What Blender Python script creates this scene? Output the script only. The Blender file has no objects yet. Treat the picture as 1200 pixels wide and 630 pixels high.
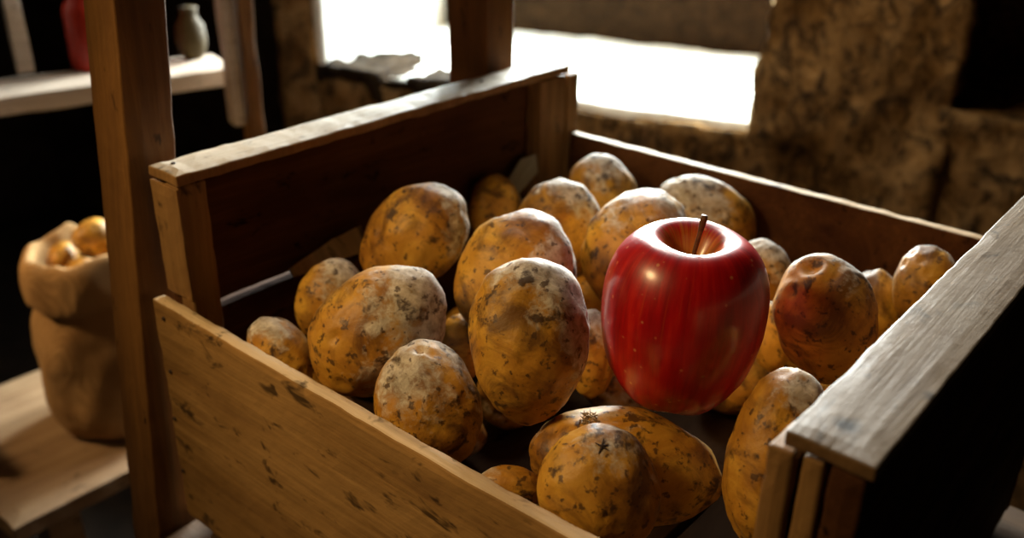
import bpy, bmesh, math, random
from mathutils import Vector, Matrix, Euler, noise
random.seed(7)
SC = bpy.context.scene
COL = SC.collection
# World: X runs away from the viewer along the crate's end walls, Y towards the left of the
# picture, Z up.  ZT is the height of the top of the crate's cap boards above the floor.
ZT = 0.95

# ------------------------------------------------------------------ helpers
def link(o, parent=None):
    COL.objects.link(o)
    if parent is not None:
        o.parent = parent
    return o

def props(o, label=None, cat=None, group=None, kind=None):
    if label: o['label'] = label
    if cat: o['category'] = cat
    if group: o['group'] = group
    if kind: o['kind'] = kind
    return o

def empty(name, loc, label=None, cat=None, group=None, rot=(0, 0, 0)):
    o = bpy.data.objects.new(name, None)
    o.empty_display_size = 0.02
    o.location = loc
    o.rotation_euler = rot
    link(o)
    return props(o, label, cat, group)

def mesh_obj(name, bm, mat, parent=None, loc=(0, 0, 0), rot=(0, 0, 0), smooth=False):
    me = bpy.data.meshes.new(name)
    bm.normal_update()
    bm.to_mesh(me)
    bm.free()
    if smooth:
        for p in me.polygons:
            p.use_smooth = True
    for m in (mat if isinstance(mat, (list, tuple)) else [mat]):
        me.materials.append(m)
    o = bpy.data.objects.new(name, me)
    o.location = loc
    o.rotation_euler = rot
    link(o, parent)
    return o

def fbm(p, scale, octv=4, seed=0.0):
    q = Vector(p) * scale + Vector((seed, seed * 1.7, -seed * 0.6))
    v = 0.0; a = 0.5
    for _ in range(octv):
        v += a * noise.noise(q)
        q = q * 2.03 + Vector((3.1, 1.7, 5.3)); a *= 0.5
    return v

def grid_box(dx, dy, dz, cell, bevel=0.0):
    """box centred at the origin, subdivided into cells so it can be roughened"""
    bm = bmesh.new()
    n = [max(1, min(90, int(round(d / cell)))) for d in (dx, dy, dz)]
    D = (dx, dy, dz)
    cache = {}
    def V(p):
        k = (round(p[0], 6), round(p[1], 6), round(p[2], 6))
        if k not in cache:
            cache[k] = bm.verts.new(p)
        return cache[k]
    for ax in range(3):
        a, b = (ax + 1) % 3, (ax + 2) % 3
        for s in (-1, 1):
            for i in range(n[a]):
                for j in range(n[b]):
                    q = []
                    for (ii, jj) in ((i, j), (i + 1, j), (i + 1, j + 1), (i, j + 1)):
                        p = [0, 0, 0]
                        p[ax] = s * D[ax] / 2
                        p[a] = -D[a] / 2 + D[a] * ii / n[a]
                        p[b] = -D[b] / 2 + D[b] * jj / n[b]
                        q.append(V(p))
                    if s < 0: q.reverse()
                    bm.faces.new(q)
    return bm

def board(name, lo, hi, mat, parent, cell=0.008, rough=0.0009, edge=0.0012, seed=0.0, shear=(0, 0), warp=0.0, label=None):
    """a sawn board between two corners, with worn, slightly uneven edges"""
    lo = Vector(lo); hi = Vector(hi)
    c = (lo + hi) / 2; d = hi - lo
    bm = grid_box(d.x, d.y, d.z, cell)
    h = d / 2
    for v in bm.verts:
        p = v.co.copy()
        on = [abs(abs(p[k]) - h[k]) < 1e-6 for k in range(3)]
        cnt = sum(on)
        wear = 0.0
        if cnt >= 2:
            wear = edge * (0.6 + 1.3 * max(0, fbm(p + c, 40, 3, seed)) + 0.9 * max(0, fbm(p + c, 140, 2, seed + 3)))
        for k in range(3):
            if on[k]:
                sgn = 1 if p[k] > 0 else -1
                v.co[k] -= sgn * wear
                v.co[k] += rough * fbm(p + c, 55, 3, seed + 5 * k + 1)
        L = max(range(3), key=lambda k: d[k])
        if warp:
            t = p[L] / h[L]
            for k in range(3):
                if k != L:
                    v.co[k] += warp * fbm(Vector((t * 0.9, 0, 0)), 1.0, 2, seed + 11 * k)
        v.co.x += shear[0] * p.z
        v.co.y += shear[1] * p.z
    o = mesh_obj(name, bm, mat, parent, loc=c)
    bv = o.modifiers.new('soft_edge', 'BEVEL'); bv.width = min(0.0012, min(d) * 0.12); bv.segments = 2
    bv.limit_method = 'ANGLE'; bv.angle_limit = math.radians(50)
    if label: o['label'] = label
    return o

# ------------------------------------------------------------------ materials
class NT:
    def __init__(s, name):
        s.m = bpy.data.materials.new(name); s.m.use_nodes = True
        s.t = s.m.node_tree; s.t.nodes.clear()
        s.out = s.t.nodes.new('ShaderNodeOutputMaterial')
        s.b = s.t.nodes.new('ShaderNodeBsdfPrincipled')
        s.t.links.new(s.b.outputs[0], s.out.inputs[0])
    def n(s, typ, **kw):
        nd = s.t.nodes.new('ShaderNode' + typ)
        for k, v in kw.items():
            if hasattr(nd, k) and not k[0].isupper():
                setattr(nd, k, v)
            else:
                nd.inputs[k.replace('_', ' ')].default_value = v
        return nd
    def l(s, a, b): s.t.links.new(a, b)
    def noise(s, vec, scale, detail=4, rough=0.55, dist=0.0):
        nd = s.t.nodes.new('ShaderNodeTexNoise')
        nd.inputs['Scale'].default_value = scale; nd.inputs['Detail'].default_value = detail
        nd.inputs['Roughness'].default_value = rough; nd.inputs['Distortion'].default_value = dist
        s.l(vec, nd.inputs['Vector']); return nd.outputs[0]
    def ramp(s, fac, stops):
        r = s.t.nodes.new('ShaderNodeValToRGB'); e = r.color_ramp.elements
        while len(e) < len(stops): e.new(0.5)
        for k, (p, c) in enumerate(stops):
            e[k].position = p; e[k].color = (*c, 1) if isinstance(c, tuple) else (c, c, c, 1)
        s.l(fac, r.inputs[0]); return r.outputs[0]
    def mix(s, fac, a, b, mode='MIX'):
        m = s.t.nodes.new('ShaderNodeMix'); m.data_type = 'RGBA'; m.blend_type = mode
        for inp, v in ((m.inputs[0], fac), (m.inputs[6], a), (m.inputs[7], b)):
            if isinstance(v, bpy.types.NodeSocket): s.l(v, inp)
            elif isinstance(v, tuple): inp.default_value = (*v, 1)
            else: inp.default_value = v
        return m.outputs[2]
    def math(s, op, a, b=0.5, clamp=False):
        m = s.t.nodes.new('ShaderNodeMath'); m.operation = op; m.use_clamp = clamp
        for inp, v in ((m.inputs[0], a), (m.inputs[1], b)):
            if isinstance(v, bpy.types.NodeSocket): s.l(v, inp)
            else: inp.default_value = v
        return m.outputs[0]
    def mapping(s, scale, coord='Object', rand=True):
        tc = s.t.nodes.new('ShaderNodeTexCoord')
        mp = s.t.nodes.new('ShaderNodeMapping'); mp.inputs['Scale'].default_value = scale
        s.l(tc.outputs[coord], mp.inputs['Vector'])
        if rand:
            oi = s.t.nodes.new('ShaderNodeObjectInfo')
            ml = s.math('MULTIPLY', oi.outputs['Random'], 17.0)
            s.l(ml, mp.inputs['Location'])
        return mp.outputs[0]
    def bump(s, h, dist, strength=1.0, prev=None):
        b = s.t.nodes.new('ShaderNodeBump'); b.inputs['Distance'].default_value = dist
        b.inputs['Strength'].default_value = strength
        s.l(h, b.inputs['Height'])
        if prev is not None: s.l(prev, b.inputs['Normal'])
        return b.outputs[0]

def wood(name, light, mid, dark, axis=0, rough=0.62, specks=0.5, scale=1.0, knots=(), spec=0.35, dust=None):
    t = NT(name)
    sc = [34.0, 34.0, 34.0]; sc[axis] = 3.2
    fine = [260.0] * 3; fine[axis] = 14.0
    vec = t.mapping(tuple(x * scale for x in sc)); vf = t.mapping(tuple(x * scale for x in fine))
    iso = t.mapping((1, 1, 1))
    g1 = t.noise(vec, 1.0, 6, 0.62, 0.8)
    g2 = t.noise(vf, 1.0, 3, 0.6, 0.3)
    big = t.noise(iso, 9.0, 4, 0.6, 0.6)
    col = t.ramp(g1, [(0.30, dark), (0.47, mid), (0.66, light)])
    col = t.mix(t.ramp(g2, [(0.33, 0.0), (0.62, 0.55)]), col, tuple(c * 0.62 for c in mid), 'MIX')
    col = t.mix(t.ramp(big, [(0.35, 0.0), (0.62, 0.42)]), col, light, 'MIX')
    # small dark marks: old nail stains, worm holes, scratches
    sp = [70.0] * 3; sp[axis] = 34.0
    spv = t.mapping(tuple(sp))
    s1 = t.noise(spv, 1.0, 3, 0.65, 0.5)
    smask = t.ramp(s1, [(0.66 - 0.07 * specks, 0.0), (0.74 - 0.05 * specks, 0.85)])
    col = t.mix(smask, col, tuple(c * 0.16 for c in dark))
    if dust:
        dn = t.noise(t.mapping((1, 1, 1)), 22.0, 6, 0.7, 0.5)
        col = t.mix(t.ramp(dn, [(0.38, 0.1), (0.65, 0.75)]), col, dust)
    for (kx, ky, kz, kr) in knots:
        tc = t.n('TexCoord')
        wob = t.noise(tc.outputs['Object'], 160.0, 3, 0.6)
        vm = t.n('VectorMath', operation='DISTANCE'); vm.inputs[1].default_value = (kx, ky, kz)
        t.l(tc.outputs['Object'], vm.inputs[0])
        dd = t.math('ADD', vm.outputs['Value'], t.math('MULTIPLY', t.math('SUBTRACT', wob, 0.5), kr * 1.3))
        km = t.ramp(t.math('DIVIDE', dd, kr * 2), [(0.18, 0.9), (0.55, 0.0)])
        col = t.mix(km, col, tuple(c * 0.22 for c in dark))
    t.l(col, t.b.inputs['Base Color'])
    t.l(t.ramp(g1, [(0.3, min(1, rough + 0.12)), (0.7, rough - 0.06)]), t.b.inputs['Roughness'])
    t.b.inputs['Specular IOR Level'].default_value = spec
    n = t.bump(g1, 0.0016, 0.55)
    n = t.bump(g2, 0.0006, 0.5, n)
    n = t.bump(t.noise(iso, 120.0, 4, 0.65), 0.0007, 0.5, n)
    t.l(n, t.b.inputs['Normal'])
    return t.m

def potato_skin():
    t = NT('potato_skin')
    v = t.mapping((1, 1, 1))
    n1 = t.noise(v, 30.0, 5, 0.6, 0.6)
    col = t.ramp(n1, [(0.30, (0.28, 0.112, 0.012)), (0.47, (0.48, 0.225, 0.024)), (0.68, (0.68, 0.38, 0.05))])
    # clinging soil: broad brown smears, then small black clots
    big = t.noise(v, 26.0, 6, 0.66, 1.2)
    col = t.mix(t.ramp(big, [(0.48, 0.0), (0.64, 0.80)]), col, (0.085, 0.032, 0.010))
    # dried grey-white dust, with window light painted in towards the upper right, rubbed through in places
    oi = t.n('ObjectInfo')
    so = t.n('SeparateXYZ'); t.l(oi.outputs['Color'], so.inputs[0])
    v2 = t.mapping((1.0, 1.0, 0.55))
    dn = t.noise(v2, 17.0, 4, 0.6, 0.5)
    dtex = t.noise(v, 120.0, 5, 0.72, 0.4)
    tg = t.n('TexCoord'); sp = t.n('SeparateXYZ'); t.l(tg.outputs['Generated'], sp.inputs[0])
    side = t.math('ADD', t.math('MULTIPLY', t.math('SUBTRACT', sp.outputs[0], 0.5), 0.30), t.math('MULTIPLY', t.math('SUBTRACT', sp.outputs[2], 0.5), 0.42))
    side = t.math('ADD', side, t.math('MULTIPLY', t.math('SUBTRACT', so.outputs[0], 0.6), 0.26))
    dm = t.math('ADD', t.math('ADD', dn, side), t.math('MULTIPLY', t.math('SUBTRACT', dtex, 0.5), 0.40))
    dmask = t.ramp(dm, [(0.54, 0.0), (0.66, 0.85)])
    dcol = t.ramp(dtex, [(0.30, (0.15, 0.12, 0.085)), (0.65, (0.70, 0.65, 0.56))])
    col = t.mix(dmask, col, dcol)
    mid = t.noise(v, 68.0, 5, 0.62, 0.3)
    col = t.mix(t.ramp(mid, [(0.575, 0.0), (0.650, 0.88)]), col, (0.034, 0.014, 0.006))
    fine = t.noise(v, 190.0, 3, 0.55)
    col = t.mix(t.ramp(fine, [(0.595, 0.0), (0.66, 0.82)]), col, (0.055, 0.024, 0.010))
    t.l(col, t.b.inputs['Base Color'])
    t.l(t.math('ADD', t.math('MULTIPLY', dmask, 0.3), 0.50), t.b.inputs['Roughness'])
    t.b.inputs['Specular IOR Level'].default_value = 0.4
    t.b.inputs['Subsurface Weight'].default_value = 0.0
    n = t.bump(mid, 0.0012, 0.6)
    n = t.bump(dtex, 0.0006, 0.5, n)
    n = t.bump(fine, 0.0004, 0.5, n)
    t.l(n, t.b.inputs['Normal'])
    return t.m

def apple_skin():
    t = NT('apple_skin')
    tc = t.n('TexCoord')
    sep = t.n('SeparateXYZ'); t.l(tc.outputs['Object'], sep.inputs[0])
    ang = t.math('ARCTAN2', sep.outputs[1], sep.outputs[0])
    cmb = t.n('CombineXYZ')
    t.l(t.math('MULTIPLY', t.math('SINE', ang), 3.0), cmb.inputs[0])
    t.l(t.math('MULTIPLY', t.math('COSINE', ang), 3.0), cmb.inputs[1])
    t.l(t.math('MULTIPLY', sep.outputs[2], 9.0), cmb.inputs[2])
    st = t.noise(cmb.outputs[0], 2.6, 5, 0.62, 0.2)
    cmb2 = t.n('CombineXYZ')
    t.l(t.math('MULTIPLY', t.math('SINE', ang), 14.0), cmb2.inputs[0])
    t.l(t.math('MULTIPLY', t.math('COSINE', ang), 14.0), cmb2.inputs[1])
    t.l(t.math('MULTIPLY', sep.outputs[2], 12.0), cmb2.inputs[2])
    st2 = t.noise(cmb2.outputs[0], 1.4, 4, 0.6, 0.1)
    col = t.ramp(st, [(0.32, (0.26, 0.001, 0.003)), (0.52, (0.42, 0.002, 0.004)), (0.74, (0.58, 0.018, 0.006))])
    col = t.mix(t.ramp(st2, [(0.60, 0.0), (0.82, 0.4)]), col, (0.70, 0.10, 0.01))
    # yellow-green bowl round the stem
    r2 = t.math('SQRT', t.math('ADD', t.math('MULTIPLY', sep.outputs[0], sep.outputs[0]), t.math('MULTIPLY', sep.outputs[1], sep.outputs[1])))
    up = t.math('GREATER_THAN', sep.outputs[2], 0.0)
    bw = t.ramp(t.math('ADD', t.math('MULTIPLY', r2, 30.0), t.math('MULTIPLY', t.math('SUBTRACT', st2, 0.5), 0.9)), [(0.22, 0.95), (0.60, 0.0)])
    col = t.mix(t.math('MULTIPLY', bw, up), col, (0.50, 0.22, 0.03))
    vo = t.n('TexVoronoi'); vo.inputs['Scale'].default_value = 120.0
    t.l(tc.outputs['Object'], vo.inputs['Vector'])
    dots = t.ramp(vo.outputs['Distance'], [(0.07, 0.55), (0.14, 0.0)])
    col = t.mix(dots, col, (0.72, 0.30, 0.13))
    t.l(col, t.b.inputs['Base Color'])
    t.b.inputs['Roughness'].default_value = 0.36
    t.b.inputs['Specular IOR Level'].default_value = 0.5
    t.b.inputs['Coat Weight'].default_value = 0.55
    t.b.inputs['Coat Roughness'].default_value = 0.20
    n = t.bump(t.noise(tc.outputs['Object'], 60.0, 3), 0.0006, 0.35)
    t.l(n, t.b.inputs['Normal'])
    return t.m

def plain(name, col, rough=0.7, var=0.35, scale=40.0, bump=0.001, spec=0.3):
    t = NT(name)
    v = t.mapping((1, 1, 1))
    n = t.noise(v, scale, 5, 0.65, 0.4)
    c = t.ramp(n, [(0.3, tuple(x * (1 - var) for x in col)), (0.7, tuple(min(1, x * (1 + var)) for x in col))])
    t.l(c, t.b.inputs['Base Color']); t.b.inputs['Roughness'].default_value = rough
    t.b.inputs['Specular IOR Level'].default_value = spec
    t.l(t.bump(n, bump, 0.6), t.b.inputs['Normal'])
    return t.m

def stone(name, a, b, c, crack=(0.02, 0.012, 0.006), scale=1.0):
    t = NT(name)
    v = t.mapping((1, 1, 0.7), rand=False)
    n1 = t.noise(v, 7.0 * scale, 7, 0.66, 0.8)
    n2 = t.noise(v, 32.0 * scale, 7, 0.72, 1.3)
    col = t.ramp(n1, [(0.33, a), (0.5, b), (0.66, c)])
    col = t.mix(t.ramp(n2, [(0.47, 0.0), (0.60, 0.86)]), col, crack)
    n3 = t.noise(v, 60.0 * scale, 4, 0.6)
    col = t.mix(t.ramp(n3, [(0.55, 0.0), (0.75, 0.5)]), col, c)
    t.l(col, t.b.inputs['Base Color']); t.b.inputs['Roughness'].default_value = 0.9
    t.b.inputs['Specular IOR Level'].default_value = 0.15
    n = t.bump(n1, 0.03, 0.9); n = t.bump(n2, 0.018, 1.0, n); n = t.bump(n3, 0.003, 0.6, n)
    t.l(n, t.b.inputs['Normal'])
    return t.m

def burlap():
    t = NT('burlap')
    tc = t.n('TexCoord')
    w1 = t.n('TexWave', bands_direction='Z'); w1.inputs['Scale'].default_value = 120; w1.inputs['Distortion'].default_value = 1.5
    w2 = t.n('TexWave', bands_direction='X'); w2.inputs['Scale'].default_value = 120; w2.inputs['Distortion'].default_value = 1.5
    t.l(tc.outputs['Object'], w1.inputs[0]); t.l(tc.outputs['Object'], w2.inputs[0])
    wv = t.math('MAXIMUM', w1.outputs['Fac'], w2.outputs['Fac'])
    n = t.noise(tc.outputs['Object'], 14.0, 5, 0.6)
    col = t.ramp(n, [(0.3, (0.30, 0.17, 0.07)), (0.7, (0.52, 0.33, 0.15))])
    col = t.mix(t.ramp(wv, [(0.2, 0.5), (0.7, 0.0)]), col, (0.16, 0.09, 0.035))
    t.l(col, t.b.inputs['Base Color']); t.b.inputs['Roughness'].default_value = 0.9
    t.b.inputs['Specular IOR Level'].default_value = 0.1
    t.l(t.bump(wv, 0.001, 0.6), t.b.inputs['Normal'])
    return t.m

WC = dict(light=(0.46, 0.265, 0.095), mid=(0.33, 0.175, 0.052), dark=(0.15, 0.066, 0.018))
M = {}
M['plank'] = wood('crate_plank_wood', axis=1, specks=1.0, **WC)
M['worn'] = wood('worn_lit_edge_wood', (0.80, 0.64, 0.43), (0.68, 0.50, 0.30), (0.34, 0.20, 0.08), axis=1, specks=1.2)
M['capedge'] = wood('cap_edge_wood', (0.24, 0.135, 0.055), (0.15, 0.078, 0.03), (0.07, 0.035, 0.013), axis=0, specks=0.6)
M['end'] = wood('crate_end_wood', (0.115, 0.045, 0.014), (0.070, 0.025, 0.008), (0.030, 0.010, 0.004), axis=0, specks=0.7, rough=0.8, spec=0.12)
M['shadefloor'] = wood('shaded_floor_wood', (0.040, 0.022, 0.011), (0.026, 0.014, 0.007), (0.014, 0.007, 0.003), axis=0, specks=0.7, rough=0.85, spec=0.04)  # floor wood coloured near black to paint the shade in the gaps
M['postz'] = wood('corner_post_wood', (0.36, 0.20, 0.07), (0.24, 0.12, 0.04), (0.11, 0.05, 0.016), axis=2, specks=0.6)
M['cap'] = wood('cap_board_wood', (0.50, 0.42, 0.31), (0.36, 0.28, 0.19), (0.18, 0.12, 0.07), axis=0, specks=0.8, rough=0.5,
                dust=(0.46, 0.40, 0.31))
M['capr'] = wood('weathered_cap_wood', (0.27, 0.195, 0.125), (0.19, 0.13, 0.078), (0.08, 0.05, 0.028), axis=0, specks=0.9, rough=0.55,
                 knots=((-0.198, 0.001, 0.004, 0.006),), dust=(0.24, 0.185, 0.125))
M['rack'] = wood('rack_wood', (0.27, 0.125, 0.034), (0.17, 0.073, 0.019), (0.08, 0.03, 0.008), axis=2, specks=0.3)
M['rackh'] = wood('rack_board_wood', (0.10, 0.05, 0.02), (0.07, 0.035, 0.012), (0.04, 0.02, 0.008), axis=1, specks=0.3)
M['pale'] = wood('pale_shelf_wood', (0.62, 0.52, 0.42), (0.52, 0.42, 0.33), (0.34, 0.25, 0.18), axis=0, specks=0.2)
M['bench'] = wood('bench_wood', (0.36, 0.25, 0.14), (0.25, 0.155, 0.08), (0.14, 0.075, 0.034), axis=0, specks=0.3)
M['grey'] = wood('grey_wood', (0.40, 0.36, 0.28), (0.28, 0.24, 0.17), (0.14, 0.10, 0.06), axis=0, specks=0.4)
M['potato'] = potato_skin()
M['apple'] = apple_skin()
M['stem'] = plain('apple_stem', (0.11, 0.05, 0.022), 0.6, 0.5, 200, 0.0004)
M['sprout'] = plain('potato_scar', (0.34, 0.24, 0.13), 0.8, 0.5, 160, 0.0004)
M['iron'] = plain('rusty_iron', (0.05, 0.03, 0.022), 0.7, 0.6, 300, 0.0003)
M['stone'] = stone('wall_stone', (0.13, 0.066, 0.020), (0.32, 0.185, 0.066), (0.54, 0.34, 0.145))
M['moss'] = stone('mossy_stone', (0.012, 0.008, 0.003), (0.03, 0.018, 0.006), (0.06, 0.035, 0.012))
M['sill'] = plain('whitewashed_sill', (0.80, 0.83, 0.80), 0.8, 0.14, 18, 0.002)
M['frame'] = plain('window_frame_paint', (0.020, 0.010, 0.004), 0.9, 0.5, 30, 0.001, 0.05)
M['floor'] = plain('earth_floor', (0.020, 0.013, 0.008), 0.95, 0.5, 12, 0.006)
M['dark'] = plain('dark_wall', (0.035, 0.024, 0.016), 0.95, 0.5, 10, 0.01)  # dark stone for the alcove and left wall
M['burlap'] = burlap()
M['red'] = plain('red_enamel', (0.32, 0.018, 0.006), 0.45, 0.25, 20, 0.0002)
M['olive'] = plain('olive_glaze', (0.045, 0.028, 0.003), 0.7, 0.35, 18, 0.0002)

# ------------------------------------------------------------------ crate
U, V = 0.404, 0.436
FEET = -0.285
crate = empty('wooden_crate', (U / 2, -V / 2, ZT + FEET), 'old slatted wooden crate with high ends, filled with potatoes and one red apple', 'crate')
def W(root, name, u, v, z, mat, **k):
    """board of a thing, given by its extents away (u), rightwards (v) and up (z, 0 = cap tops)"""
    L = root.location
    lo = (u[0] - L.x, -v[1] - L.y, ZT + z[0] - L.z); hi = (u[1] - L.x, -v[0] - L.y, ZT + z[1] - L.z)
    return board(name, lo, hi, mat, root, **k)

W(crate, 'cap_board', (0.0, U), (0.0, 0.035), (-0.009, 0), M['cap'], seed=1.0, edge=0.0016, rough=0.0014, label='pale worn cap board on the left end of the crate')
W(crate, 'cap_board', (0.0015, U + 0.03), (V, V + 0.036), (-0.008, 0), M['capr'], seed=2.3, edge=0.0011, rough=0.0005, label='greyed cap board with a dark knot on the right end of the crate')
# left end: upper board, proud lower board whose top edge catches the light
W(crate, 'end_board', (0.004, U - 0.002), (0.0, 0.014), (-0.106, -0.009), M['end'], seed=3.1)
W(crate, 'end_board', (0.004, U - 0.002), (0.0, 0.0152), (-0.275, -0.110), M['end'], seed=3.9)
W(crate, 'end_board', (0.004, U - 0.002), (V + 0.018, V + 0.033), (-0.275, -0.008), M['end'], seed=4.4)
W(crate, 'corner_post', (0.002, 0.024), (0.0145, 0.031), (FEET, -0.009), M['postz'], seed=5.0)
W(crate, 'corner_post', (U - 0.040, U - 0.002), (0.0145, 0.033), (FEET, -0.009), M['postz'], seed=5.7)
W(crate, 'corner_post', (0.002, 0.026), (V - 0.006, V + 0.0065), (FEET, -0.009), M['postz'], seed=6.1)
W(crate, 'corner_post', (0.004, 0.026), (V + 0.007, V + 0.0175), (FEET, -0.009), M['postz'], seed=6.6)
W(crate, 'corner_post', (U - 0.030, U - 0.002), (V - 0.006, V + 0.0175), (FEET, -0.009), M['postz'], seed=6.9)
W(crate, 'end_batten', (U + 0.0, U + 0.016), (0.008, 0.034), (-0.285, -0.010), M['postz'], seed=7.2)
W(crate, 'end_batten', (0.0, 0.004), (0.001, 0.0325), (-0.09, -0.0095), M['postz'], seed=7.9)
W(crate, 'side_board', (-0.0115, -0.0005), (0.0, V + 0.034), (-0.277, -0.0925), M['plank'], seed=8.2, edge=0.0013, warp=0.0025, cell=0.006,
  label='low front board of the crate, honey brown with nail stains')
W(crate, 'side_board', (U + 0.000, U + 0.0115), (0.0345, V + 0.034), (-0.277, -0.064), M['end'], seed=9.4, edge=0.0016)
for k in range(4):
    W(crate, 'floor_board', (0.003, U - 0.004), (0.020 + k * 0.103, 0.119 + k * 0.103), (-0.216, -0.2028), M['shadefloor'], seed=10 + k, cell=0.02)

for o in crate.children:
    if o.name.startswith('cap_board'):      # the sawn edges are less weathered than the tops
        o.data.materials.append(M['postz'] if o.location.y > -0.1 else M['capedge'])
        for p in o.data.polygons:
            if p.normal.z < 0.5: p.material_index = 1
def worn_lit_top(o, mat):
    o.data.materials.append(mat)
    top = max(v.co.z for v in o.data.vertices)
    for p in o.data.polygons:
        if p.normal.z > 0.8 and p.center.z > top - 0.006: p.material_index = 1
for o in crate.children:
    if o.name.startswith('side_board'): worn_lit_top(o, M['worn'])  # front edge is worn pale; on the back board the pale is painted light

def nail(root, p, r=0.0016, axis='x'):
    bm = bmesh.new()
    bmesh.ops.create_cone(bm, cap_ends=True, segments=14, radius1=r, radius2=r * 0.75, depth=0.0012)
    for v in bm.verts: v.co.z += 0.0003
    rot = (0, -math.pi / 2, 0) if axis == 'x' else (0, 0, 0)
    L = root.location
    return mesh_obj('nail', bm, M['iron'], root, loc=(p[0] - L.x, -p[1] - L.y, ZT + p[2] - L.z), rot=rot)
for p in ((-0.0117, 0.0144, -0.1021), (-0.0117, 0.0118, -0.1443), (-0.0117, 0.0069, -0.1852), (-0.0117, 0.0064, -0.2313)):
    nail(crate, p)
nail(crate, (0.0117, 0.0139, 0.0002), 0.0016, 'z')
nail(crate, (0.30, 0.018, 0.0002), 0.0014, 'z')

# ------------------------------------------------------------------ rack that carries the crate
rack = empty('storage_rack', (0.17, 0.0, 0), 'brown timber storage rack whose two square posts rise behind the left side of the crate', 'rack')
def post(root, name, u, v, z, mat, lean=0.0, **k):
    o = W(root, name, u, v, z, mat, cell=0.014, **k)
    zc = (z[0] + z[1]) / 2
    for vv in o.data.vertices: vv.co.x += lean * (vv.co.z + zc)
    return o
post(rack, 'post', (-0.0095, 0.028), (-0.0455, -0.0055), (-ZT, 0.42), M['rack'], lean=0.085, seed=21, edge=0.0018)
post(rack, 'post', (0.3355, 0.374), (-0.056, -0.0065), (-ZT, 0.42), M['rack'], lean=0.0, seed=22, edge=0.0018)
post(rack, 'post', (-0.03, 0.01), (V + 0.06, V + 0.10), (-ZT, -0.31), M['rack'], seed=23)
post(rack, 'post', (0.336, 0.375), (V + 0.06, V + 0.10), (-ZT, -0.31), M['rack'], seed=24)
for k in range(4):
    W(rack, 'shelf_board', (-0.05 + 0.122 * k, 0.066 + 0.122 * k), (-0.004, V + 0.10), (-0.309, FEET - 0.0005), M['rackh'], cell=0.03, seed=25 + k)
W(rack, 'shelf_rail', (-0.02, 0.40), (-0.004, 0.02), (-0.345, -0.31), M['rackh'], cell=0.03, seed=30)
W(rack, 'shelf_rail', (-0.02, 0.40), (V + 0.035, V + 0.059), (-0.345, -0.31), M['rackh'], cell=0.03, seed=31)

# ------------------------------------------------------------------ potatoes
def potato_mesh(semi, seed, sub=5, eyes=9, dents=()):
    rnd = random.Random(seed)
    bm = bmesh.new()
    bmesh.ops.create_icosphere(bm, subdivisions=sub, radius=1.0)
    pits = []
    for _ in range(eyes):
        z = rnd.uniform(-0.95, 0.95); a = rnd.uniform(0, 6.283); r = math.sqrt(1 - z * z)
        pits.append((Vector((r * math.cos(a), r * math.sin(a), z)), rnd.uniform(0.07, 0.15), rnd.uniform(0.018, 0.045)))
    pits += [(Vector(d).normalized(), w, h) for d, w, h in dents]
    o1 = Vector((rnd.uniform(-50, 50), rnd.uniform(-50, 50), rnd.uniform(-50, 50)))
    tap = rnd.uniform(-0.06, 0.06)
    for v in bm.verts:
        n = v.co.normalized()
        f = 0.985 + 0.07 * noise.noise(n * 1.1 + o1) + 0.045 * noise.noise(n * 2.6 + o1 * 2) + 0.012 * noise.noise(n * 7 + o1)
        f += 0.004 * noise.noise(n * 22 + o1)
        for d, w, h in pits:
            a = n.angle(d, 0)
            if a < w * 3:
                f += -h * math.exp(-(a / w) ** 2) + 0.45 * h * math.exp(-((a - 1.5 * w) / (0.6 * w)) ** 2)
        q = n * f
        t = 1 + tap * n.z
        v.co = Vector((q.x * semi[0] * t, q.y * semi[1] * t, q.z * semi[2]))
    return bm

POT = {
 'p1': 'large upright potato in the centre, left of the apple, tan on top with black specks',
 'p2': 'big potato whose upper right side is caked in grey dust, beside the low front board',
 'p3': 'small potato at the far left, half hidden behind the low front board',
 'p4': 'small potato tucked behind the left shoulder of the big dusty potato',
 'p5': 'egg-shaped potato leaning at the left, nearest the dark inside of the left end board',
 'p6': 'potato with pale dusty top, touching the front board below the big dusty one',
 'p7': 'large rounded potato directly behind the tall central upright one',
 'p8': 'round potato in the back row, just in front of the rearmost potato',
 'p9': 'rearmost potato of the pile, in the far left corner against the low back board',
 'p10': 'dim brown potato in shade by the far left corner post, grey wood chip behind it',
 'p11': 'broad rounded potato directly behind the left shoulder of the red apple',
 'p12': 'long dark potato slanting down right in the back row, behind the apple stem',
 'p13': 'small potato peeping out just behind the right shoulder of the apple',
 'p14': 'upright orange-brown potato with a puckered dimple on top, right of the apple',
 'p15': 'dark shaded potato right behind the dimpled upright potato',
 'p16': 'speckled potato in the far right corner, partly hidden by the greyed cap board',
 'p17': 'tall potato at the bottom right against the near corner post of the right end',
 'p18': 'widest potato, lying on its side below the apple with a frayed root tuft',
 'p19': 'nearest potato at the bottom centre, smooth with a dark star-shaped scar on its top',
 'p20': 'tiny potato at the very bottom, showing just above the front board',
 'p21': 'small potato wedged low between the dusty-topped front potato and the tall central one',
 'p22': 'pale small potato in the gap between the tall central potato and the apple',
 'p23': 'little brown potato deep in the gap behind the tall central potato, left of the apple',
 'p24': 'small potato low between the apple and the dimpled upright potato',
}
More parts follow.
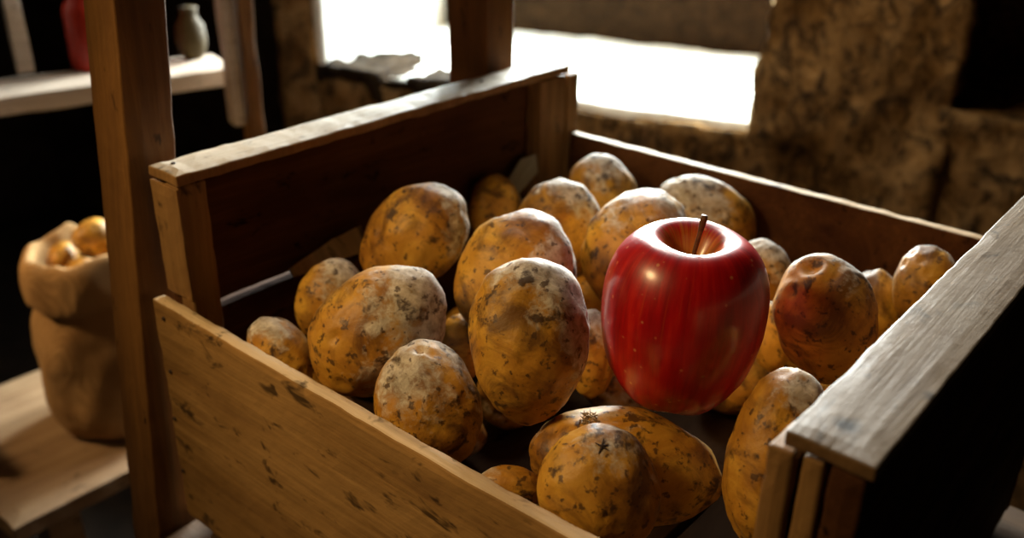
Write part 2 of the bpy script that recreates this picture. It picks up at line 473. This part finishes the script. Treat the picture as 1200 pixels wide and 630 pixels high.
TABLE = [
 ('p1', [0.0653, -0.2641, -0.055], [-0.447, -0.016, -0.868], [0.0327, 0.0294, 0.0467]),
 ('p2', [0.0489, -0.1597, -0.0814], [-0.631, 0.749, -1.337], [0.0365, 0.0323, 0.0469]),
 ('p3', [0.0193, -0.099, -0.108], [-0.566, -0.633, -0.516], [0.018, 0.0162, 0.0262]),
 ('p4', [0.0771, -0.0766, -0.1], [-0.483, 0.376, -1.066], [0.0224, 0.0202, 0.0295]),
 ('p5', [0.1452, -0.0939, -0.07], [-0.588, 0.677, -1.271], [0.0336, 0.0303, 0.044]),
 ('p6', [0.0298, -0.2206, -0.0994], [-0.474, -0.329, -0.711], [0.0301, 0.0256, 0.0368]),
 ('p7', [0.1432, -0.1899, -0.0685], [-0.502, 0.453, -1.111], [0.0381, 0.034, 0.0448]),
 ('p8', [0.2592, -0.1388, -0.085], [-0.474, -0.329, -0.711], [0.0319, 0.0287, 0.0399]),
 ('p9', [0.3523, -0.1114, -0.09], [-0.474, -0.329, -0.711], [0.0296, 0.0266, 0.0333]),
 ('p10', [0.2931, -0.0404, -0.1076], [-0.447, -0.016, -0.868], [0.0246, 0.0223, 0.0314]),
 ('p11', [0.2452, -0.2163, -0.075], [-0.502, 0.453, -1.111], [0.0367, 0.0331, 0.0459]),
 ('p12', [0.3709, -0.2039, -0.09], [-0.78, -0.908, -0.213], [0.0281, 0.0253, 0.0436]),
 ('p13', [0.3165, -0.2855, -0.1], [-0.474, -0.329, -0.711], [0.0202, 0.0182, 0.0265]),
 ('p14', [0.2264, -0.366, -0.07], [-0.454, -0.173, -0.792], [0.0312, 0.0281, 0.0406]),
 ('p15', [0.3373, -0.3633, -0.1111], [-0.454, -0.173, -0.792], [0.0213, 0.019, 0.0304]),
 ('p16', [0.3336, -0.3922, -0.0796], [-0.459, 0.22, -0.983], [0.0214, 0.0192, 0.0277]),
 ('p17', [0.0894, -0.4033, -0.08], [-0.454, 0.173, -0.959], [0.0251, 0.0226, 0.0461]),
 ('p18', [0.0761, -0.3251, -0.1155], [-1.255, -1.099, 0.344], [0.0326, 0.0277, 0.0535]),
 ('p19', [0.0287, -0.3399, -0.0959], [-0.447, -0.016, -0.868], [0.0311, 0.0227, 0.0328]),
 ('p20', [0.015, -0.2956, -0.109], [-1.255, -1.099, 0.344], [0.011, 0.0098, 0.0176]),
 ('p21', [0.1164, -0.1646, -0.1203], [-0.447, -0.016, -0.868], [0.0161, 0.0145, 0.0242]),
 ('p22', [0.1654, -0.2371, -0.12], [-0.447, -0.016, -0.868], [0.0171, 0.0154, 0.0296]),
 ('p23', [0.2377, -0.1772, -0.13], [-0.447, -0.016, -0.868], [0.0156, 0.014, 0.0195]),
 ('p24', [0.2682, -0.3177, -0.12], [-0.447, -0.016, -0.868], [0.0154, 0.0138, 0.0248]),
 ('apple', [0.1226, -0.3249, -0.045], [0.0, -0.016, -0.868], [0.0448, 0.0448, 0.0504]),
 ('low', [0.0486, -0.1834, -0.1639], [-1.571, -0.0, -2.469], [0.025, 0.0211, 0.0342]),
 ('low', [0.2544, -0.1297, -0.1658], [-1.571, -0.0, 1.573], [0.0212, 0.0192, 0.0307]),
 ('low', [0.165, -0.223, -0.1624], [-1.571, -0.0, 2.06], [0.0259, 0.0226, 0.0309]),
 ('low', [0.3326, -0.0682, -0.1638], [-1.571, -0.0, -2.424], [0.0213, 0.0212, 0.0331]),
 ('low', [0.0999, -0.1623, -0.164], [-1.571, -0.0, -2.943], [0.021, 0.021, 0.0334]),
 ('low', [0.1843, -0.3334, -0.1654], [-1.571, -0.0, 2.518], [0.0226, 0.0196, 0.0343]),
 ('low', [0.1566, -0.3883, -0.1657], [-1.571, -0.0, 2.058], [0.0257, 0.0193, 0.0271]),
 ('low', [0.285, -0.2885, -0.1638], [-1.571, -0.0, -2.325], [0.0257, 0.0212, 0.0306]),
 ('low', [0.0668, -0.2949, -0.1651], [-1.571, -0.0, 2.699], [0.0233, 0.0199, 0.0332]),
 ('low', [0.3252, -0.3442, -0.1644], [-1.571, -0.0, -1.802], [0.0218, 0.0206, 0.0344]),
 ('low', [0.2203, -0.0834, -0.165], [-1.571, -0.0, -3.116], [0.0236, 0.02, 0.0283]),
 ('low', [0.2344, -0.3112, -0.1628], [-1.571, -0.0, -2.824], [0.0227, 0.0222, 0.0347]),
 ('low', [0.0434, -0.0988, -0.1632], [-1.571, -0.0, -1.589], [0.0245, 0.0218, 0.0315]),
 ('low', [0.1093, -0.3594, -0.1646], [-1.571, -0.0, 2.124], [0.0245, 0.0204, 0.0304]),
 ('low', [0.0369, -0.246, -0.1641], [-1.571, -0.0, 2.095], [0.0236, 0.0209, 0.0274]),
 ('low', [0.2237, -0.2225, -0.1631], [-1.571, -0.0, 3.064], [0.024, 0.0219, 0.0314]),
 ('low', [0.1199, -0.0619, -0.1648], [-1.571, -0.0, -2.964], [0.0258, 0.0202, 0.0337]),
 ('low', [0.1556, -0.1085, -0.1656], [-1.571, -0.0, 1.774], [0.0226, 0.0194, 0.0287]),
 ('low', [0.2369, -0.3992, -0.1651], [-1.571, -0.0, -2.883], [0.0213, 0.0199, 0.027]),
 ('low', [0.3559, -0.1801, -0.1641], [-1.571, -0.0, -2.79], [0.0251, 0.0209, 0.0338]),
 ('low', [0.3007, -0.1864, -0.1627], [-1.571, -0.0, -2.864], [0.0253, 0.0223, 0.0355]),
 ('low', [0.1597, -0.1683, -0.1649], [-1.571, -0.0, 2.395], [0.0218, 0.0201, 0.0311]),
 ('low', [0.3206, -0.1251, -0.1624], [-1.571, -0.0, -2.062], [0.0244, 0.0226, 0.0279]),
 ('low', [0.3401, -0.2607, -0.1651], [-1.571, -0.0, -2.825], [0.0238, 0.0199, 0.0298]),
 ('low', [0.1606, -0.2908, -0.166], [-1.571, -0.0, 2.218], [0.0215, 0.019, 0.0274]),
 ('low', [0.3073, -0.3961, -0.1635], [-1.571, -0.0, -2.003], [0.0228, 0.0215, 0.0271]),
 ('low', [0.0527, -0.0495, -0.1658], [-1.571, -0.0, 1.734], [0.0236, 0.0192, 0.0341]),
 ('low', [0.2642, -0.0622, -0.1637], [-1.571, -0.0, -2.139], [0.0211, 0.0213, 0.0272]),
 ('low', [0.0527, -0.3619, -0.1653], [-1.571, -0.0, -3.038], [0.0247, 0.0197, 0.0311]),
 ('low', [0.1144, -0.2671, -0.166], [-1.571, -0.0, 2.881], [0.0216, 0.019, 0.0272]),
 ('low', [0.3714, -0.3917, -0.1643], [-1.571, -0.0, 2.105], [0.0257, 0.0207, 0.0281]),
 ('low', [0.2114, -0.1537, -0.1627], [-1.571, -0.0, -2.784], [0.0212, 0.0223, 0.0331]),
 ('low', [0.1726, -0.0489, -0.1636], [-1.571, -0.0, -2.286], [0.0249, 0.0214, 0.0276]),
 ('low', [0.2697, -0.3588, -0.1639], [-1.571, -0.0, -3.075], [0.0233, 0.0211, 0.027]),
 ('low', [0.3654, -0.3136, -0.1623], [-1.571, -0.0, 3.016], [0.0223, 0.0227, 0.0281]),
 ('low', [0.0977, -0.2195, -0.1659], [-1.571, -0.0, -1.803], [0.0224, 0.0191, 0.0273]),
]
DUST_LIGHT = {'p1': .6, 'p2': .85, 'p3': .4, 'p4': .5, 'p5': .35, 'p6': .6, 'p7': .6, 'p8': .55, 'p9': .6, 'p10': .1, 'p11': .55, 'p12': .7, 'p13': .5,
        'p14': .1, 'p15': 0, 'p16': .05, 'p17': .2, 'p18': 0, 'p19': .2, 'p22': .7, 'p24': .4}  # amount of dust and painted window light per potato
DENTS = {'p14': [((-0.22, -0.50, 0.85), 0.17, 0.085)], 'p1': [((0.2, -0.9, -0.5), 0.16, 0.03)],
         'p5': [((0.1, -0.6, -0.2), 0.2, 0.03)], 'p6': [((0.25, -0.45, 0.85), 0.12, 0.05), ((0.4, -0.5, 0.72), 0.10, 0.04)]}
def on_skin(o, target):
    """nearest point of a potato's skin to a place in the room, in the potato's own frame"""
    T = Matrix.Translation(o.location) @ o.rotation_euler.to_matrix().to_4x4()
    t = T.inverted() @ Vector(target)
    v = min(o.data.vertices, key=lambda q: (q.co - t).length)
    return v.co + v.normal * 0.0002, v.normal.to_track_quat('Z', 'Y').to_euler()
for i, (nm, loc, rot, semi) in enumerate(TABLE):
    if nm == 'apple':
        continue
    low = nm == 'low'
    if i in (27, 30, 36, 38, 60):
        continue
    bm = potato_mesh(semi, 100 + i, 4 if low else 5, 5 if low else 10, DENTS.get(nm, ()))
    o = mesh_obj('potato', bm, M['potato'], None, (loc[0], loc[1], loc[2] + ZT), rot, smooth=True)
    if low: o.location.z -= 0.015
    if nm == 'p21': o.location.z -= 0.002
    o.color = (DUST_LIGHT.get(nm, 0.1), 0, 0, 1)
    props(o, 'potato in deep shadow at the bottom of the crate, glimpsed through gaps in the pile' if low else POT[nm], 'potato',
          'potatoes at the bottom of the pile' if low else 'potatoes in the crate')
    if nm == 'p19':
        b2 = bmesh.new()
        for k in range(5):
            a = k * 1.2566 + 0.3 + 0.35 * math.sin(k * 5.1)
            r = bmesh.ops.create_cone(b2, cap_ends=True, segments=6, radius1=0.0006, radius2=0.0002, depth=0.0030 + 0.0012 * (k % 2))
            bmesh.ops.rotate(b2, verts=r['verts'], matrix=Matrix.Rotation(math.pi / 2, 3, 'Y'))
            bmesh.ops.translate(b2, verts=r['verts'], vec=(0.0022, 0, 0))
            bmesh.ops.rotate(b2, verts=r['verts'], matrix=Matrix.Rotation(a, 3, 'Z'))
        co_, ro_ = on_skin(o, (0.022, -0.347, ZT - 0.058))
        mesh_obj('stem_scar', b2, M['iron'], o, co_, ro_)['label'] = 'dark star-shaped scar'
    if nm == 'p18':
        b2 = bmesh.new()
        rn = random.Random(4)
        for k in range(34):
            r = bmesh.ops.create_cone(b2, cap_ends=True, segments=5, radius1=0.0005, radius2=0.00015, depth=rn.uniform(0.003, 0.0065))
            bmesh.ops.rotate(b2, verts=r['verts'], matrix=Euler((rn.uniform(-1, 1), rn.uniform(-1, 1), 0)).to_matrix())
            bmesh.ops.translate(b2, verts=r['verts'], vec=(rn.uniform(-0.004, 0.004), rn.uniform(-0.004, 0.004), rn.uniform(0, 0.0018)))
        co_, ro_ = on_skin(o, (0.062, -0.309, ZT - 0.086))
        mesh_obj('root_tuft', b2, M['sprout'], o, co_, ro_)['label'] = 'frayed pale root tuft'

# ------------------------------------------------------------------ apple
def catmull(P, n):
    out = []
    for i in range(len(P) - 1):
        p0 = P[max(0, i - 1)]; p1 = P[i]; p2 = P[i + 1]; p3 = P[min(len(P) - 1, i + 2)]
        for k in range(n):
            t = k / n
            out.append(tuple(0.5 * ((2 * p1[j]) + (-p0[j] + p2[j]) * t + (2 * p0[j] - 5 * p1[j] + 4 * p2[j] - p3[j]) * t * t
                                    + (-p0[j] + 3 * p1[j] - 3 * p2[j] + p3[j]) * t ** 3) for j in (0, 1)))
    out.append(P[-1]); return out
prof = catmull([(0.0, -0.0400), (0.008, -0.0430), (0.016, -0.0485), (0.024, -0.0470), (0.033, -0.0380), (0.0400, -0.0230), (0.0440, -0.0040),
                (0.0448, 0.0110), (0.0432, 0.0250), (0.0385, 0.0370), (0.0310, 0.0455), (0.0235, 0.0480), (0.0170, 0.0455),
                (0.0115, 0.0385), (0.0065, 0.0300), (0.0025, 0.0250), (0.0, 0.0240)], 6)
bm = bmesh.new(); NS = 96; rings = []
for (r, z) in prof:
    if r < 1e-5:
        rings.append([bm.verts.new((0, 0, z))]); continue
    row = []
    for k in range(NS):
        a = 2 * math.pi * k / NS
        lob = 1 + 0.010 * math.cos(5 * a + 0.6) * (1 if z < 0 else 0.3) + 0.010 * math.sin(2 * a + 1.0)
        zz = z + (0.0012 * math.cos(5 * a + 0.6)) * (1 if z < -0.03 else 0) + (0.0006 * math.sin(a * 3)) * max(0, min(1, (z - 0.02) / 0.02))
        row.append(bm.verts.new((r * lob * math.cos(a), r * lob * math.sin(a), zz)))
    rings.append(row)
for a, b in zip(rings, rings[1:]):
    for k in range(NS):
        k2 = (k + 1) % NS
        if len(a) == 1: bm.faces.new((a[0], b[k2], b[k]))
        elif len(b) == 1: bm.faces.new((a[k], a[k2], b[0]))
        else: bm.faces.new((a[k], a[k2], b[k2], b[k]))
al = [t for t in TABLE if t[0] == 'apple'][0][1]
tilt = Euler((0.02, 0.03, 0))
apple = mesh_obj('apple', bm, M['apple'], None, (al[0], al[1], al[2] + ZT + 0.0019), tilt, smooth=True)
props(apple, 'shiny red apple with a short brown stem, resting on top of the potatoes', 'apple')
def tube(path, radii, seg=12):
    bm = bmesh.new(); prev = None
    for i, p in enumerate(path):
        p = Vector(p); d = (Vector(path[min(i + 1, len(path) - 1)]) - Vector(path[max(i - 1, 0)])).normalized()
        a = d.orthogonal().normalized() if i == 0 else (pa - d * pa.dot(d)).normalized()
        pa = a; b = d.cross(a)
        ring = [bm.verts.new(p + (a * math.cos(2 * math.pi * k / seg) + b * math.sin(2 * math.pi * k / seg)) * radii[i]) for k in range(seg)]
        if prev:
            for k in range(seg):
                bm.faces.new((prev[k], prev[(k + 1) % seg], ring[(k + 1) % seg], ring[k]))
        else: bm.faces.new(list(reversed(ring)))
        prev = ring
    bm.faces.new(prev); return bm
mesh_obj('stem', tube([(0, 0, 0.0235), (0.0006, -0.0006, 0.032), (0.0012, -0.0012, 0.041), (0.0020, -0.0022, 0.050), (0.0024, -0.0030, 0.0580), (0.0026, -0.0032, 0.0605)],
         [0.0016, 0.0013, 0.0012, 0.0013, 0.0019, 0.0017]), M['stem'], apple, smooth=True)['label'] = 'short brown stem'

# ------------------------------------------------------------------ wood chips on the ledge inside the crate
def chip(pts, thick, mat, loc, rot, label):
    bm = bmesh.new()
    f = bm.faces.new([bm.verts.new((x, y, 0)) for x, y in pts])
    r = bmesh.ops.extrude_face_region(bm, geom=[f])
    bmesh.ops.translate(bm, verts=[e for e in r['geom'] if isinstance(e, bmesh.types.BMVert)], vec=(0, 0, thick))
    bmesh.ops.subdivide_edges(bm, edges=bm.edges[:], cuts=2, use_grid_fill=True)
    for v in bm.verts: v.co += Vector((0.001, 0.001, 0.0012)) * fbm(v.co, 90, 2, 3)
    bmesh.ops.recalc_face_normals(bm, faces=bm.faces[:])
    o = mesh_obj('wood_chip', bm, mat, None, loc, rot)
    return props(o, label, 'wood chip', 'loose wood chips in the crate')
chip([(-0.036, -0.006), (0.030, -0.011), (0.038, 0.0085), (0.008, 0.0075), (-0.036, 0.001)], 0.003, M['worn'],
     (0.122, -0.0215, ZT - 0.0975), (0.9, -0.06, 0.0), 'tan splinter of wood lying along the ledge of the left end, behind the small potato')
chip([(-0.02, -0.008), (0.014, -0.010), (0.026, 0.002), (0.012, 0.010), (-0.018, 0.007)], 0.004, M['grey'],
     (0.340, -0.030, ZT - 0.092), (0.9, -0.45, 0.1), 'pointed grey wood chip near the far left corner post')

# ------------------------------------------------------------------ the room: thick stone wall with a deep window
WROT = (0, 0, math.radians(-72)); WLOC = (1.02, 0.39, ZT)
def rough_block(bm, s, d, z, cell, amp, seed=0.0):
    b = grid_box(s[1] - s[0], d[1] - d[0], z[1] - z[0], cell)
    c = Vector(((s[0] + s[1]) / 2, (d[0] + d[1]) / 2, (z[0] + z[1]) / 2))
    b.normal_update()
    for v in b.verts:
        p = v.co + c; n = v.normal.copy()
        k = fbm(p, 9, 4, seed) * 1.0 + fbm(p, 34, 3, seed + 9) * 0.55
        v.co = p + n * amp * (k * 2.0) + Vector((fbm(p, 12, 3, seed + 20), 0, fbm(p, 12, 3, seed + 30))) * amp * 0.8
    me = bpy.data.meshes.new('tmp'); b.to_mesh(me); b.free(); bm.from_mesh(me); bpy.data.meshes.remove(me)
bm = bmesh.new()
SZ = -0.250
rough_block(bm, (-0.62, 0.30), (0.0, 0.55), (-ZT, SZ - 0.012), 0.016, 0.010, 1)          # below the sill
rough_block(bm, (0.29, 0.580), (0.0, 0.60), (-ZT, 1.30), 0.0125, 0.015, 2)               # right pier
rough_block(bm, (0.57, 1.60), (0.0, 0.60), (-ZT, -0.188), 0.016, 0.011, 3)               # below the niche
rough_block(bm, (0.57, 1.60), (0.40, 0.60), (-0.22, 0.60), 0.03, 0.012, 4)               # back of the niche
rough_block(bm, (0.57, 1.60), (0.0, 0.60), (0.55, 1.30), 0.04, 0.012, 5)
rough_block(bm, (-0.625, -0.545), (0.0, 0.60), (-ZT, 1.30), 0.0125, 0.010, 6)            # left pier
rough_block(bm, (-0.57, 0.32), (0.0, 0.60), (1.0, 1.30), 0.03, 0.012, 7)                # lintel
props(mesh_obj('wall_back', bm, M['stone'], None, WLOC, WROT, smooth=True), kind='structure')
bm = bmesh.new()
rough_block(bm, (-0.555, -0.40), (0.0, 0.16), (-0.283, -0.238), 0.010, 0.016, 8)          # broken stones on the left of the sill
rough_block(bm, (-0.42, -0.33), (0.0, 0.09), (-0.283, -0.246), 0.010, 0.013, 9)
rough_block(bm, (-0.34, -0.22), (0.0, 0.12), (-0.283, -0.238), 0.010, 0.012, 12)
props(mesh_obj('trim_1', bm, M['moss'], None, WLOC, WROT, smooth=True), kind='structure')
bm = bmesh.new(); rough_block(bm, (-2.3, -0.655), (0.50, 0.60), (-ZT, 1.30), 0.05, 0.012, 10)
rough_block(bm, (-2.3, -0.655), (0.0, 0.60), (0.9, 1.30), 0.05, 0.012, 10)
props(mesh_obj('wall_alcove', bm, M['dark'], None, WLOC, WROT, smooth=True), kind='structure')
bm = grid_box(0.1, 6.0, ZT + 1.3, 0.1)
for v in bm.verts: v.co.x += 0.03 * fbm(v.co, 3, 3, 4)
props(mesh_obj('wall_left', bm, M['dark'], None, (0.6, 2.35, (ZT + 1.3) / 2), (0, 0, math.radians(90)), smooth=True), kind='structure')
bm = grid_box(7, 7, 0.06, 0.12)
props(mesh_obj('floor', bm, M['floor'], None, (0.3, 0, -0.03)), kind='structure')
bm = bmesh.new(); rough_block(bm, (-0.545, 0.30), (0.022, 0.60), (SZ - 0.06, SZ), 0.018, 0.004, 14)
props(mesh_obj('window_1_sill', bm, M['sill'], None, WLOC, WROT, smooth=True), kind='structure')
bm = bmesh.new(); rough_block(bm, (-0.548, -0.530), (0.012, 0.56), (SZ - 0.01, 1.0), 0.02, 0.003, 15)
props(mesh_obj('window_1_jamb', bm, M['sill'], None, WLOC, WROT, smooth=True), kind='structure')
# window frame at the back of the sill, with glass
win = empty('window_1', WLOC, rot=WROT); props(win, kind='structure')
def LB(name, s, d, z, mat, root, **k):
    return board(name, (s[0], d[0], z[0]), (s[1], d[1], z[1]), mat, root, **k)
FD = (0.56, 0.62)
LB('bottom_rail', (-0.53, 0.30), (0.54, 0.62), (SZ - 0.02, SZ + 0.19), M['frame'], win, cell=0.05)
LB('top_rail', (-0.53, 0.30), FD, (0.94, 1.0), M['frame'], win, cell=0.05)
for a in (-0.53, -0.13, 0.24):
    LB('mullion', (a, a + 0.05), FD, (SZ + 0.18, 0.95), M['frame'], win, cell=0.05)
g = NT('window_glass'); g.t.nodes.remove(g.b)
tr = g.n('BsdfTransparent'); gl = g.n('BsdfGlossy'); gl.inputs['Roughness'].default_value = 0.05
mx = g.n('MixShader'); mx.inputs[0].default_value = 0.06
g.l(tr.outputs[0], mx.inputs[1]); g.l(gl.outputs[0], mx.inputs[2]); g.l(mx.outputs[0], g.out.inputs[0])
for a in (-0.48, -0.08):
    LB('glass_pane', (a, a + (0.35 if a < -0.2 else 0.32)), (0.588, 0.592), (SZ + 0.19, 0.94), g.m, win, cell=0.3, rough=0, edge=0)

# ------------------------------------------------------------------ shelving unit in the background
SR = math.radians(-15)
unit = empty('shelving_unit', (0.346, 0.769, ZT - 0.140), 'pale wooden shelving unit in the dark background, beyond the near rack post', 'shelf', rot=(0, 0, SR))
def SB(name, x, y, z, mat, **k): return board(name, (x[0], y[0], z[0]), (x[1], y[1], z[1]), mat, unit, **k)
SB('shelf_board', (-0.36, 0.20), (-0.035, 0.075), (-0.034, -0.004), M['pale'], cell=0.03, edge=0.003, seed=41)
SB('post', (0.182, 0.207), (-0.118, -0.080), (-(ZT - 0.14), 0.55), M['rack'], cell=0.05, edge=0.003, seed=42)
SB('post', (0.160, 0.181), (-0.112, -0.078), (-0.075, 0.55), M['pale'], cell=0.05, edge=0.003, seed=43, label='pale cleat beside the upright')
SB('post', (-0.088, -0.062), (0.050, 0.078), (0.0, 0.55), M['pale'], cell=0.05, edge=0.003, seed=44)
def lathe(pr, seg=40, wob=None):
    bm = bmesh.new(); rings = []
    for (r, z) in pr:
        rings.append([bm.verts.new((0, 0, z))] if r < 1e-6 else [bm.verts.new((r * math.cos(2 * math.pi * k / seg), r * math.sin(2 * math.pi * k / seg), z)) for k in range(seg)])
    for a, b in zip(rings, rings[1:]):
        for k in range(seg):
            k2 = (k + 1) % seg
            if len(a) == 1: bm.faces.new((a[0], b[k2], b[k]))
            elif len(b) == 1: bm.faces.new((a[k], a[k2], b[0]))
            else: bm.faces.new((a[k], a[k2], b[k2], b[k]))
    return bm
o = mesh_obj('jar', lathe([(0, 0), (0.026, 0), (0.028, 0.004), (0.028, 0.085), (0.026, 0.092), (0.020, 0.098), (0.020, 0.112), (0.022, 0.114), (0.022, 0.122), (0, 0.124)]),
             M['red'], None, (0.376, 0.822, ZT - 0.143), smooth=True)
props(o, 'blurred red jar on the pale background shelf, left of the near rack post', 'jar')
o = mesh_obj('jar', lathe([(0, 0), (0.014, 0), (0.020, 0.010), (0.023, 0.028), (0.021, 0.05), (0.013, 0.062), (0.012, 0.072), (0.015, 0.076), (0, 0.077)]),
             M['olive'], None, (0.515, 0.775, ZT - 0.143), smooth=True)
props(o, 'blurred olive jar on the pale background shelf, just right of the near rack post', 'jar')

# ------------------------------------------------------------------ bench and sack at the left
bench = empty('low_bench', (0.20, 0.51, 0), 'rough low wooden bench under the potato sack at the left edge', 'bench')
W(bench, 'bench_top', (-0.02, 0.40), (-0.68, -0.375), (-0.525, -0.50), M['bench'], cell=0.02, edge=0.003, seed=51)
for (a, b) in ((0.02, -0.645), (0.02, -0.43), (0.34, -0.645), (0.34, -0.43)):
    W(bench, 'leg', (a, a + 0.04), (b, b + 0.04), (-ZT, -0.526), M['bench'], cell=0.05, seed=52 + a)
W(bench, 'end_board', (-0.018, 0.002), (-0.60, -0.50), (-0.4995, -0.40), M['grey'], cell=0.02, edge=0.003, seed=57, shear=(-0.15, 0))
SX, SY, SB0 = (0.179, 0.493, -0.5)
def sack_bm():
    pr = [(0.0, 0.0), (0.075, 0.0), (0.100, 0.012), (0.112, 0.05), (0.112, 0.10), (0.110, 0.14), (0.102, 0.170), (0.096, 0.182),
          (0.100, 0.184), (0.110, 0.190), (0.112, 0.210), (0.108, 0.236), (0.101, 0.248), (0.092, 0.250), (0.086, 0.242), (0.084, 0.226), (0.074, 0.190), (0, 0.186)]
    bm = lathe(catmull(pr, 4), 96)
    for v in bm.verts:
        a = math.atan2(v.co.y, v.co.x); r = math.hypot(v.co.x, v.co.y)
        if r > 1e-5:
            k = 1 + 0.045 * math.sin(a * 7 + 2.0 * math.sin(v.co.z * 30)) * (0.4 + 2.2 * abs(v.co.z - 0.11)) + 0.10 * fbm(Vector((math.cos(a), math.sin(a), v.co.z * 7)), 1.6, 3, 2)
            v.co.x *= k; v.co.y *= k
        v.co.x *= 0.76; v.co.y *= 0.76; v.co.z *= 0.95
        if v.co.z > 0.17: v.co.z += 0.034 * fbm(Vector((math.cos(a), math.sin(a), 0)), 1.7, 2, 8)
    return bm
o = mesh_obj('burlap_sack', sack_bm(), M['burlap'], None, (SX, SY, ZT + SB0 + 0.0012), (0, 0, 0.4), smooth=True)
props(o, 'brown burlap sack with rolled rim, full of potatoes, on the low bench at the left', 'sack')
SP = [(-0.034, -0.030, 0.018), (0.028, -0.036, 0.018), (-0.030, 0.032, 0.018), (0.034, 0.028, 0.018), (0.0, -0.002, 0.050)]
SN = ['front left', 'front right', 'back left', 'back right', 'topmost']
for k, (x, y, dz) in enumerate(SP):
    bm = potato_mesh((0.0215, 0.019, 0.0245), 300 + k, 4, 5)
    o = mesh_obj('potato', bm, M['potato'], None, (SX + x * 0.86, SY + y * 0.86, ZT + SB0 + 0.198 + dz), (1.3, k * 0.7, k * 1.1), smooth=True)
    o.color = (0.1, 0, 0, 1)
    props(o, '%s of the blurred potatoes heaped in the mouth of the sack' % SN[k], 'potato', 'potatoes in the burlap sack')

# ------------------------------------------------------------------ light
def area(name, loc, target, size, energy, col, size_y=None, spread=None):
    L = bpy.data.lights.new(name, 'AREA'); L.energy = energy; L.color = col
    L.shape = 'RECTANGLE'; L.size = size; L.size_y = size_y or size
    if spread: L.spread = spread
    o = bpy.data.objects.new(name, L); COL.objects.link(o)
    o.location = loc
    o.rotation_euler = (Vector(target) - Vector(loc)).to_track_quat('-Z', 'Y').to_euler()
    return o
WM = Matrix.Translation(WLOC) @ Euler(WROT).to_matrix().to_4x4()
a = WM @ Vector((-0.12, 0.78, 0.30)); b = WM @ Vector((-0.12, 0.0, 0.12))
area('daylight', a, b, 0.80, 250, (0.93, 1.0, 0.98), 0.85)
def spot(name, loc, target, energy, col, deg, blend, radius):
    L = bpy.data.lights.new(name, 'SPOT'); L.energy = energy; L.color = col
    L.spot_size = math.radians(deg); L.spot_blend = blend; L.shadow_soft_size = radius
    o = bpy.data.objects.new(name, L); COL.objects.link(o); o.location = loc
    o.rotation_euler = (Vector(target) - Vector(loc)).to_track_quat('-Z', 'Y').to_euler()
    return o
spot('warm_lamp', (-0.40, 0.02, ZT + 0.42), (0.06, -0.24, ZT - 0.12), 14, (1.0, 0.67, 0.30), 60, 1.0, 0.075)
spot('wall_fill', (0.80, 0.12, ZT + 0.50), (1.25, 0.06, ZT - 0.16), 10, (1.0, 0.70, 0.38), 125, 1.0, 0.05)  # added fill that brightens the stone wall, no lamp stands here
spot('sack_fill', (-0.25, 0.75, ZT + 0.15), (0.17, 0.50, ZT - 0.34), 14, (1.0, 0.62, 0.28), 50, 1.0, 0.05)  # added warm fill for the sack and bench, no lantern there
area('top_fill', (0.85, 0.32, ZT + 0.90), (0.16, -0.20, ZT - 0.08), 0.35, 8, (1.0, 0.95, 0.86), 0.35)  # added fill paling the potato tops from above, no window opening there
w = bpy.data.worlds.new('world'); SC.world = w; w.use_nodes = True
bg = w.node_tree.nodes['Background']; bg.inputs[0].default_value = (1.0, 0.62, 0.35, 1); bg.inputs[1].default_value = 0.003

# ------------------------------------------------------------------ camera
cam = bpy.data.cameras.new('camera'); co = bpy.data.objects.new('camera', cam); COL.objects.link(co)
R0 = Vector((0.646215763, -0.762995482, 0.015591079)); R1 = Vector((-0.320882726, -0.290292901, -0.901566612)); R2 = Vector((0.692415672, 0.577603649, -0.432359297))
m = Matrix((( R0.x, -R1.x, -R2.x, -0.286083), (R0.y, -R1.y, -R2.y, -0.544206), (R0.z, -R1.z, -R2.z, 0.20266 + ZT), (0, 0, 0, 1)))
co.matrix_world = m
cam.sensor_width = 36; cam.lens = 1106.33 / 1200 * 36
cam.clip_start = 0.01
cam.dof.use_dof = True; cam.dof.focus_distance = 0.50; cam.dof.aperture_fstop = 5.6
SC.camera = co
vs = SC.view_settings
SC.display_settings.display_device = 'sRGB'
vs.view_transform = 'Standard'; vs.look = 'None'; vs.gamma = 1.0; vs.use_curve_mapping = False; vs.exposure = 0.0
